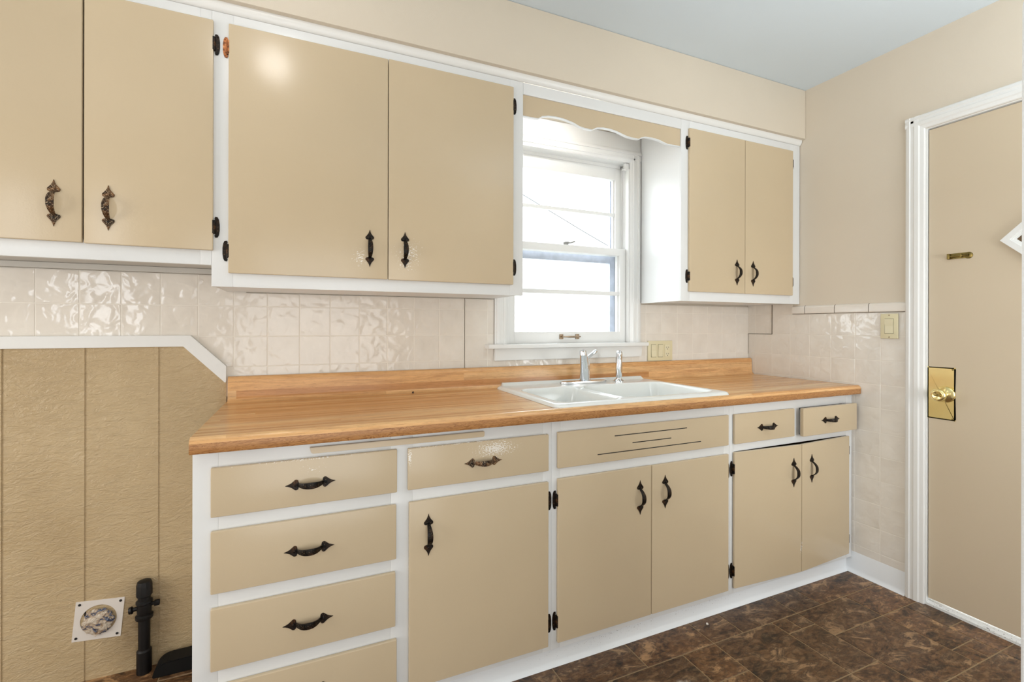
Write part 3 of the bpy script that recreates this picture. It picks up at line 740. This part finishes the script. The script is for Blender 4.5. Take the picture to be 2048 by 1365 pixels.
# faucet ------------------------------------------------------------------
fau = thing('faucet', (1.205, -.128, .9246), 'chrome single-lever kitchen faucet on an oblong base plate', 'faucet')
FXc, FYc, FZ = 1.200, -.135, .9246
mb = MB()
pl = []
for k in range(40):
    a = 2*PI*k/40; c, s = math.cos(a), math.sin(a)
    pl.append((FXc+.127*math.copysign(abs(c)**.7, c), FYc+.030*math.copysign(abs(s)**.8, s)))
mb.prism(pl, 'z', FZ, FZ+.012, .0055)
link('base_plate', mb, simple('brushed_chrome', (232, 234, 238), .22, 1.0), fau, smooth=True)
mb = MB(); mb.lathe([(.0225, 0), (.0225, .004), (.0185, .012), (.0175, .060), (.0180, .070), (.0180, .086), (.015, .098), (.008, .105), (.001, .106)], (1.228, -.112, FZ+.0095))
link('valve_body', mb, chrome, fau, smooth=True)
mb = MB(); mb.tube([(1.206, -.132, FZ+.0096), (1.204, -.135, FZ+.022), (1.196, -.148, FZ+.042), (1.178, -.174, FZ+.078), (1.158, -.203, FZ+.110), (1.139, -.230, FZ+.136), (1.127, -.247, FZ+.150), (1.119, -.258, FZ+.154)], [.0245, .0235, .0215, .0195, .0180, .0168, .0155, .0120], 28)
sp = link('spout', mb, chrome, fau, smooth=True)
mb = MB(); mb.lathe([(.0135, 0), (.0150, .0015), (.0155, .018), (.0140, .0225), (.001, .0235)], (1.1195, -.2565, FZ+.1395)); link('aerator', mb, chrome, sp, smooth=True)
mb = MB(); mb.tube([(1.228, -.112, FZ+.110), (1.238, -.114, FZ+.120), (1.256, -.118, FZ+.134), (1.272, -.121, FZ+.146), (1.280, -.122, FZ+.151)], [.0085, .0080, .0085, .0095, .0060], 14)
mb.lathe([(.0165, 0), (.0165, .006), (.012, .014), (.001, .018)], (1.228, -.112, FZ+.103)); link('lever_handle', mb, chrome, fau, smooth=True)
spr = thing('side_sprayer', (1.398, -.138, .9246), 'small chrome side sprayer standing beside the faucet', 'sprayer')
mb = MB(); mb.lathe([(.026, 0), (.026, .003), (.021, .009), (.014, .014), (.0130, .020)], (1.398, -.138, .9246)); link('base_ring', mb, chrome, spr, smooth=True)
mb = MB(); mb.tube([(1.398, -.138, .940), (1.398, -.138, .955), (1.398, -.138, .990), (1.3975, -.139, 1.025), (1.397, -.141, 1.045), (1.3965, -.143, 1.060), (1.396, -.146, 1.069), (1.395, -.149, 1.074)], [.0128, .0155, .0165, .0160, .0150, .0155, .0135, .0060], 20); link('spray_head', mb, chrome, spr, smooth=True)

# wall plates -----------------------------------------------------------
op = thing('switch_outlet_plate', (1.769, -.001, 1.003), 'three-gang ivory plate with two rockers and an outlet, right of the sink', 'wall plate')
mb = MB(); mb.box(1.685, 1.853, -.0065, -.0003, 1.006, 1.1145, .003); link('plate', mb, ivory, op, smooth=True)
for x in (1.7225, 1.769):
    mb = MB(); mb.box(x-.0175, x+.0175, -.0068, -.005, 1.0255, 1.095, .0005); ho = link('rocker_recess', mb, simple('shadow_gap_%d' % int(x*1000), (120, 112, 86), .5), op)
    mb = MB(); mb.prism([(-.0065, 1.0275), (-.012 if x < 1.75 else -.008, 1.0275), (-.0085, 1.060), (-.0085 if x < 1.75 else -.012, 1.093), (-.0065, 1.093)], 'x', x-.0160, x+.0160, .0006); link('rocker', mb, ivory2, op)
mb = MB(); mb.box(1.8155-.0168, 1.8155+.0168, -.0095, -.006, 1.0265, 1.094, .0015); rc = link('receptacle', mb, ivory2, op)
mb = MB()
for zc in (1.078, 1.043):
    mb.box(1.8155-.0075, 1.8155-.0055, -.0099, -.0090, zc-.004, zc+.004).box(1.8155+.0055, 1.8155+.0075, -.0099, -.0090, zc-.0035, zc+.0035)
    mb.lathe([(.0025, 0), (.0025, .0004)], (1.8155, -.0095, zc-.0095), (0, -1, 0), 10)
link('slots', mb, dark_hole, rc)
sw = thing('light_switch', (XR-.006, -.751, 1.139), 'single ivory rocker light switch on the tile by the door', 'light switch')
X = XR-.0045
mb = MB(); mb.box(X-.0065, X-.0002, -.7865, -.7155, 1.139, 1.2525, .003); link('plate', mb, ivory, sw, smooth=True)
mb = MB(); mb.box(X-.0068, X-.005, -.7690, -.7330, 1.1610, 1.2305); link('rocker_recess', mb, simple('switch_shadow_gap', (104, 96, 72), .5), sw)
mb = MB(); mb.prism([(X-.0065, 1.163), (X-.008, 1.163), (X-.0085, 1.196), (X-.012, 1.229), (X-.0065, 1.229)], 'y', -.7677, -.7343, .0006); link('rocker', mb, ivory2, sw)
mb = MB()
for z in (1.146, 1.2455):
    mb = MB(); mb.lathe([(.003, 0), (.0025, .0012), (.0003, .0015)], (X-.0065, -.751, z), (-1, 0, 0), 10); link('screw', mb, steel_old, sw, smooth=True)

# ------------------------------------------------------------------ dryer-style wall vent, gas pipe, black box
vt = thing('vent_plate', (-.634, -.001, .132), 'square white metal vent collar low on the tan panel, stuffed with a plastic bag', 'vent plate')
Mv = Matrix.Translation((-.634, 0, .199)) @ Matrix.Rotation(R(5.0), 4, 'Y')
t = bmesh.new(); n = 64; hs = .0655; rr = .0490; fl = []; bk = []
def sq(a):
    c, s = math.cos(a), math.sin(a); m = max(abs(c), abs(s)); return hs*c/m, hs*s/m
ring = lambda f, y: [t.verts.new(Mv @ Vector((f(2*PI*i/n)[0], y, f(2*PI*i/n)[1]))) for i in range(n)]
circ = lambda r: (lambda a: (r*math.cos(a), r*math.sin(a)))
A = ring(sq, -.0015); B = ring(sq, -.005); C_ = ring(circ(rr), -.005); D = ring(circ(rr-.001), .0018)
for a, b in ((A, B), (B, C_), (C_, D)):
    for i in range(n): t.faces.new((a[i], a[(i+1) % n], b[(i+1) % n], b[i]))
bmesh.ops.recalc_face_normals(t, faces=t.faces); mb = MB(); mb.merge(t)
link('collar_plate', mb, simple('white_painted_metal', (222, 214, 206), .4), vt)
for sx in (-1, 1):
    for sz in (-1, 1):
        p = Mv @ Vector((sx*.055, -.005, sz*.055)); mb = MB(); mb.lathe([(.0042, 0), (.0038, .0015), (.0015, .0022), (.0002, .0016)], p, (0, -1, 0), 12); link('screw', mb, black_iron, vt, smooth=True)
mb = MB(); mb.lathe([(.0495, 0), (.0495, .0008)], Mv @ Vector((0, -.0014, 0)), (0, -1, 0), 40); link('duct_opening', mb, dark_hole, vt)
t = bmesh.new(); bmesh.ops.create_icosphere(t, subdivisions=5, radius=1.0)
for v in t.verts:
    p = v.co.copy(); q = 1+.16*noise.noise(p*2.6+Vector((3, 1, 7)))+.10*noise.noise(p*6.+Vector((1, 5, 2)))
    r_ = abs(noise.noise(p*4.2))*.14
    v.co = Mv @ Vector((p.x*(q-r_)*.0435-.001, -.0105+p.y*(q-r_)*.0085, p.z*(q-r_)*.0435-.004))
mb = MB(); mb.merge(t); link('plastic_bag', mb, bag_m, vt, smooth=True, angle=60)

gp = thing('gas_pipe', (-.502, -.030, 0), 'black iron gas stub pipe with capped valve rising from the floor by the panel', 'pipe')
PX, PY = -.502, -.0305
mb = MB(); mb.lathe([(.0215, 0), (.0215, .075), (.0170, .080), (.0170, .190)], (PX, PY, .001)); link('riser', mb, black_iron, gp, smooth=True)
mb = MB(); mb.lathe([(.0245, .186), (.0255, .190), (.0255, .197), (.0190, .201), (.0205, .206), (.0205, .236), (.0240, .240), (.0235, .246), (.0180, .250), (.0180, .262)], (PX, PY, .0)); link('valve', mb, black_iron, gp, smooth=True)
mb = MB(); mb.tube([(PX-.018, PY, .222), (PX-.030, PY, .221), (PX-.034, PY, .220), (PX-.042, PY, .219)], [.007, .007, .0125, .011], 12); link('valve_key', mb, black_iron, gp, smooth=True)
mb = MB(); mb.box(PX+.018, PX+.030, PY-.005, PY+.005, .226, .236, .002).box(PX+.028, PX+.044, PY-.006, PY+.006, .222, .240, .003); link('valve_stem', mb, black_iron, gp, smooth=True)
mb = MB(); mb.lathe([(.0195, .262), (.0230, .265), (.0225, .300), (.0195, .313), (.012, .3165), (.001, .317)], (PX, PY, 0), seg=10); link('cap', mb, black_iron, gp, smooth=True)

bx = MB()
pr = [(-.468, .0), (-.466, .014), (-.461, .026), (-.453, .036), (-.442, .043), (-.425, .047), (-.2645, .050), (-.2645, .0)]
bx.prism(pr, 'y', -.020, -.085, .003)
tag(link('black_box', bx, black_plain, origin=(-.37, -.05, 0)), 'low black box with a rounded shoulder on the floor beside the gas pipe', 'box')

# ------------------------------------------------------------------ door, casing, threshold
def dcas(w): return [(0, .0), (0, -.012), (.005, -.016), (.016, -.018), (.020, -.015), (.030, -.015), (.034, -.017), (.048, -.016), (.053, -.012), (.060, -.011), (w-.003, -.010), (w, -.007), (w, .0)]
mb = MB(); W_ = .069
mb.prism([(XR-.0003+t_, -.815-a) for a, t_ in dcas(W_)], 'z', .001, 2.108)
mb.prism([(XR-.0003+t_, DY0-.069+a) for a, t_ in dcas(W_)], 'z', .001, 2.108)
mb.prism([(XR-.0003+t_, 2.1095-a*.9) for a, t_ in dcas(W_)], 'y', -.815, DY0-.069)
mb.box(XR, XR+.1395, DY1-.0035, DY1, .001, 2.046).box(XR, XR+.1395, DY0, DY0+.0035, .001, 2.046).box(XR, XR+.1395, DY0+.0035, DY1-.0035, 2.0425, 2.046)
structure(link('trim_3', mb, white_trim, smooth=True, angle=20), 'white fluted casing around the tan door on the right wall', 'door casing')
mb = MB(); mb.prism([(XR+.0, .0005), (XR+.001, .010), (XR+.012, .018), (XR+.1, .019), (XR+.1, .0005)], 'y', DY1-.004, DY0+.004)
structure(link('trim_4', mb, white_worn), 'chipped white threshold strip under the tan door', 'threshold')
door = structure(thing('door_1', (XR+.03, -1.27, .03), '', ''), 'flat tan door with brass knob plate on the right wall', 'door')
DX = XR+.0095
mb = MB(); mb.box(DX, DX+.04, DY0+.007, DY1-.0065, .029, 2.0385, .0015); link('slab', mb, door_tan, door)
pt = MB(); t = bmesh.new(); r = .006
pts = []
for (cx, cz, a0) in ((-.978, 1.019, 90), (-.8915, 1.019, 0), (-.8915, .808, -90), (-.978, .808, 180)):
    for k in range(5):
        a = R(a0+22.5*k); pts.append((-0.0, cx+r*math.cos(a)*1.0, cz+r*math.sin(a)))
pts = [(cx, cz) for _, cx, cz in pts]
pt.prism([(a, b) for a, b in pts], 'x', DX, DX-.0014); bp = link('knob_plate', pt, brass, door); bp['label'] = 'polished brass knob plate'
KY, KZ = -.951, .9105
mb = MB(); mb.lathe([(.033, 0), (.033, .003), (.030, .007), (.019, .011), (.0125, .014), (.0115, .030), (.013, .035), (.022, .043), (.0265, .052), (.0260, .060), (.021, .066), (.016, .0675), (.0135, .0655), (.001, .065)], (DX-.0014, KY, KZ), (-1, 0, 0), 36); kn = link('door_knob', mb, brass, door, smooth=True, angle=60); kn['label'] = 'round brass knob with a turn button'
mb = MB(); mb.box(DX-.0014-.073, DX-.0014-.064, KY-.009, KY+.009, KZ-.0035, KZ+.0035, .0025); link('turn_button', mb, brass_old, kn, smooth=True)
mb = MB()
for y, z in ((-.974, 1.016), (-.974, .811)):
    mb = MB(); mb.lathe([(.004, 0), (.0035, .0015), (.0005, .0022)], (DX-.0014, y, z), (-1, 0, 0), 12); link('screw', mb, brass_old, bp, smooth=True)
mb = MB()   # barrel bolt
mb.box(DX-.002, DX, -1.022, -.957, 1.4735, 1.4965, .001); mb.lathe([(.0135, 0), (.0135, .0018), (.0100, .0030), (.0005, .0036)], (DX, -1.024, 1.4835), (-1, 0, 0), 20)
mb.tube([(DX-.006, -.957, 1.4845), (DX-.006, -1.026, 1.484)], .0052, 14)
mb.box(DX-.0125, DX, -.9665, -.957, 1.4735, 1.4965, .002).box(DX-.0125, DX, -1.006, -1.0, 1.477, 1.492, .002)
sb = link('slide_bolt', mb, brass_old, door, smooth=True); sb['label'] = 'small aged brass slide bolt'
# diamond light in the door
cy, cz, hd = -1.272, 1.525, .150
def dia(h): return [(cy, cz+h), (cy+h, cz), (cy, cz-h), (cy-h, cz)]
def dring(mb, h0, h1, x0, x1):
    t = bmesh.new(); o0 = [t.verts.new((x0, *p)) for p in dia(h0)]; i0 = [t.verts.new((x0, *p)) for p in dia(h1)]; o1 = [t.verts.new((x1, *p)) for p in dia(h0)]; i1 = [t.verts.new((x1, *p)) for p in dia(h1)]
    for k in range(4):
        m_ = (k+1) % 4
        t.faces.new((o0[k], o0[m_], i0[m_], i0[k])); t.faces.new((o1[k], i1[k], i1[m_], o1[m_])); t.faces.new((o0[k], o1[k], o1[m_], o0[m_])); t.faces.new((i0[k], i0[m_], i1[m_], i1[k]))
    bmesh.ops.recalc_face_normals(t, faces=t.faces); mb.merge(t)
mb = MB(); dring(mb, hd, hd-.027, DX-.014, DX-.0002); dring(mb, hd-.026, hd-.034, DX-.009, DX-.0002); dring(mb, hd-.034, hd-.043, DX-.005, DX-.0002)
df = link('diamond_frame', mb, white_trim, door); df['label'] = 'white diamond-shaped frame'
mb = MB(); mb.prism(dia(hd-.042), 'x', DX-.0015, DX-.0004); link('diamond_pane', mb, simple('dark_amber_pane', (96, 74, 50), .25), door)

# ------------------------------------------------------------------ refrigerator edge at the right of the frame
fg = thing('refrigerator', (1.38, -2.03, 0), 'tall white textured appliance whose edge fills the right border', 'refrigerator')
GX, GY = 1.0115, -1.674
mb = MB(); mb.box(GX, GX+.72, GY-.70, GY-.055, .03, 1.690, .008); link('body', mb, fridge_m, fg, smooth=True)
mb = MB(); mb.box(GX-.001, GX+.721, GY-.052, GY, .56, 1.702, .012, 3); q = link('door', mb, fridge_m, fg, smooth=True)
mb = MB(); mb.box(GX+.645, GX+.670, GY-.001, GY+.035, .78, 1.14, .008); link('handle', mb, fridge_m, q, smooth=True)
mb = MB(); mb.box(GX-.001, GX+.721, GY-.052, GY, .09, .55, .012, 3); q = link('freezer_door', mb, fridge_m, fg, smooth=True)
mb = MB(); mb.box(GX+.645, GX+.670, GY-.001, GY+.035, .30, .50, .008); link('handle', mb, fridge_m, q, smooth=True)
mb = MB(); mb.box(GX+.03, GX+.69, GY-.66, GY-.08, 0.0005, .031); link('plinth', mb, black_plain, fg)

# ------------------------------------------------------------------ small debris
mb = MB(); t = bmesh.new(); bmesh.ops.create_icosphere(t, subdivisions=2, radius=.0042)
for v in t.verts: v.co = v.co*(1+.35*noise.noise(v.co*400))+Vector((.417, -.052, CT+.0035))
mb.merge(t); tag(link('crumb', mb, debris_m, origin=(.417, -.052, CT)), 'tiny dark dried crumb at the back of the countertop', 'crumb')
mb = MB(); t = bmesh.new(); bmesh.ops.create_icosphere(t, subdivisions=2, radius=.0045)
for v in t.verts: v.co = v.co*(1+.3*noise.noise(v.co*300))+Vector((1.476, -.615, .0040))
mb.merge(t); tag(link('pebble', mb, crumb_m, origin=(1.476, -.615, 0)), 'tiny white pebble on the brown floor below the sink cabinet', 'pebble')

# ------------------------------------------------------------------ assumed lamps of the room, out of view
cl = thing('assumed_ceiling_light', (-.165, -.92, ZC), 'assumed round opal ceiling light above the kitchen floor, outside the photo', 'ceiling light')  # unseen lamp, assumed from the highlight on the upper door
mb = MB(); mb.lathe([(.085, 0), (.085, -.018), (.075, -.022)], (-.165, -.92, ZC-.0005)); link('canopy', mb, chrome, cl, smooth=True)
mb = MB(); mb.lathe([(.055, -.0225), (.075, -.035), (.085, -.06), (.075, -.085), (.045, -.105), (.001, -.11)], (-.165, -.92, ZC)); link('shade', mb, DOME, cl, smooth=True)
mb = MB(); mb.box(.82, 1.22, -.2998, -.262, 2.128, 2.165, .002); sl = link('assumed_strip_light', mb, white, val)  # unseen lamp behind the valance, assumed from the bright window recess
mb = MB(); mb.tube([(.84, -.246, 2.140), (1.20, -.246, 2.140)], .010, 14); link('lamp_tube', mb, TUBE, sl, smooth=True)

# ------------------------------------------------------------------ outside
mb = MB(); mb.box(-12, 16, .6, 14, -.6, -.5); structure(link('ground', mb, ground_m), 'pale ground outside the window', 'ground')
hs_ = thing('house', (3, 4.2, -.5), 'blown-out white neighbouring house seen through the window', 'house')
mb = MB(); mb.box(-3, 9, 4.0, 9, -.5, 2.0); link('wall', mb, siding, hs_)
mb = MB(); mb.prism([(4.0, 2.0005), (6.5, 3.3), (9.0, 2.0005)], 'x', -3.2, 9.2); link('roof', mb, siding, hs_)
for z0, z1 in ((1.70, 1.79), (1.125, 1.28)):
    mb = MB(); mb.box(2.93, 3.39, 3.985, 4.0, z0, z1); link('window', mb, pane_far, hs_)
mb = MB(); mb.tube([(1.2, 3., 3.22), (2.363, 3., 2.728), (3.205, 3., 2.361), (4.2, 3., 1.95)], .006, 6); tag(link('utility_wire', mb, wire_m), 'thin service wire crossing the bright sky in the window', 'wire')

# ------------------------------------------------------------------ light
w = bpy.data.worlds.new('sky'); scn.world = w; w.use_nodes = True; nt = w.node_tree; nt.nodes.clear()
o = nt.nodes.new('ShaderNodeOutputWorld'); b = nt.nodes.new('ShaderNodeBackground'); nt.links.new(b.outputs[0], o.inputs[0])
b.inputs[0].default_value = (.90, .96, 1.0, 1); b.inputs[1].default_value = 6.0
def area(name, loc, rot, sx, sy, power, c):
    l = bpy.data.lights.new(name, 'AREA'); l.shape = 'RECTANGLE'; l.size = sx; l.size_y = sy; l.energy = power; l.color = c
    ob = bpy.data.objects.new(name, l); col.objects.link(ob); ob.location = loc; ob.rotation_euler = rot; return ob
area('left_wall_fill', (-2.64, -1.25, 1.25), (R(90), 0, R(-90)), 1.5, 1.6, 43, (1.0, .99, .96))  # unseen fill light added at the left wall, no known window
area('assumed_front_window_light', (-1.475, FY-.02, 1.475), (R(90), 0, 0), .28, .75, 4.0, (.88, .94, 1.0))  # area light standing in for an unseen window, assumed from tile reflections
area('low_front_fill', (.08, FY-.05, .78), (R(90), 0, 0), 1.25, 1.45, 15, (.92, .97, 1.0))  # added soft fill behind the viewer, lifts the lower cabinet fronts
area('rear_right_fill', (2.08, FY-.02, 1.15), (R(90), 0, 0), .6, 1.1, 18, (.93, .97, 1.0))  # made-up source hidden by the fridge, brightens the lower-right doors
# fill light added above the fridge, bounced off the ceiling to brighten the right
area('ceiling_bounce_fill', (1.70, -2.05, 1.78), (R(180), 0, 0),  .5, .4, 13, (.92, .97, 1.0))

# ------------------------------------------------------------------ camera
f, cyp, yaw, roll = 943.81, 651.555, .414668, .002083
cam = bpy.data.cameras.new('camera'); co = bpy.data.objects.new('camera', cam); col.objects.link(co)
cam.sensor_width = 36.0; cam.sensor_fit = 'HORIZONTAL'; cam.lens = f*36/2048
cam.shift_y = (cyp-682.5)/2048; cam.clip_start = .02
F = Vector((math.sin(yaw), math.cos(yaw), 0)); Rv = Vector((math.cos(yaw), -math.sin(yaw), 0)); Uv = Vector((0, 0, 1))
R3 = Rv*math.cos(roll)+Uv*math.sin(roll); U3 = Uv*math.cos(roll)-Rv*math.sin(roll)
M = Matrix((R3, U3, -F)).transposed().to_4x4(); M.translation = Vector((0, -2.025525, 1.195)); co.matrix_world = M
scn.camera = co
vs = scn.view_settings; vs.view_transform = 'Standard'; vs.look = 'None'; vs.gamma = 1.0; vs.use_curve_mapping = False; vs.exposure = 0.0
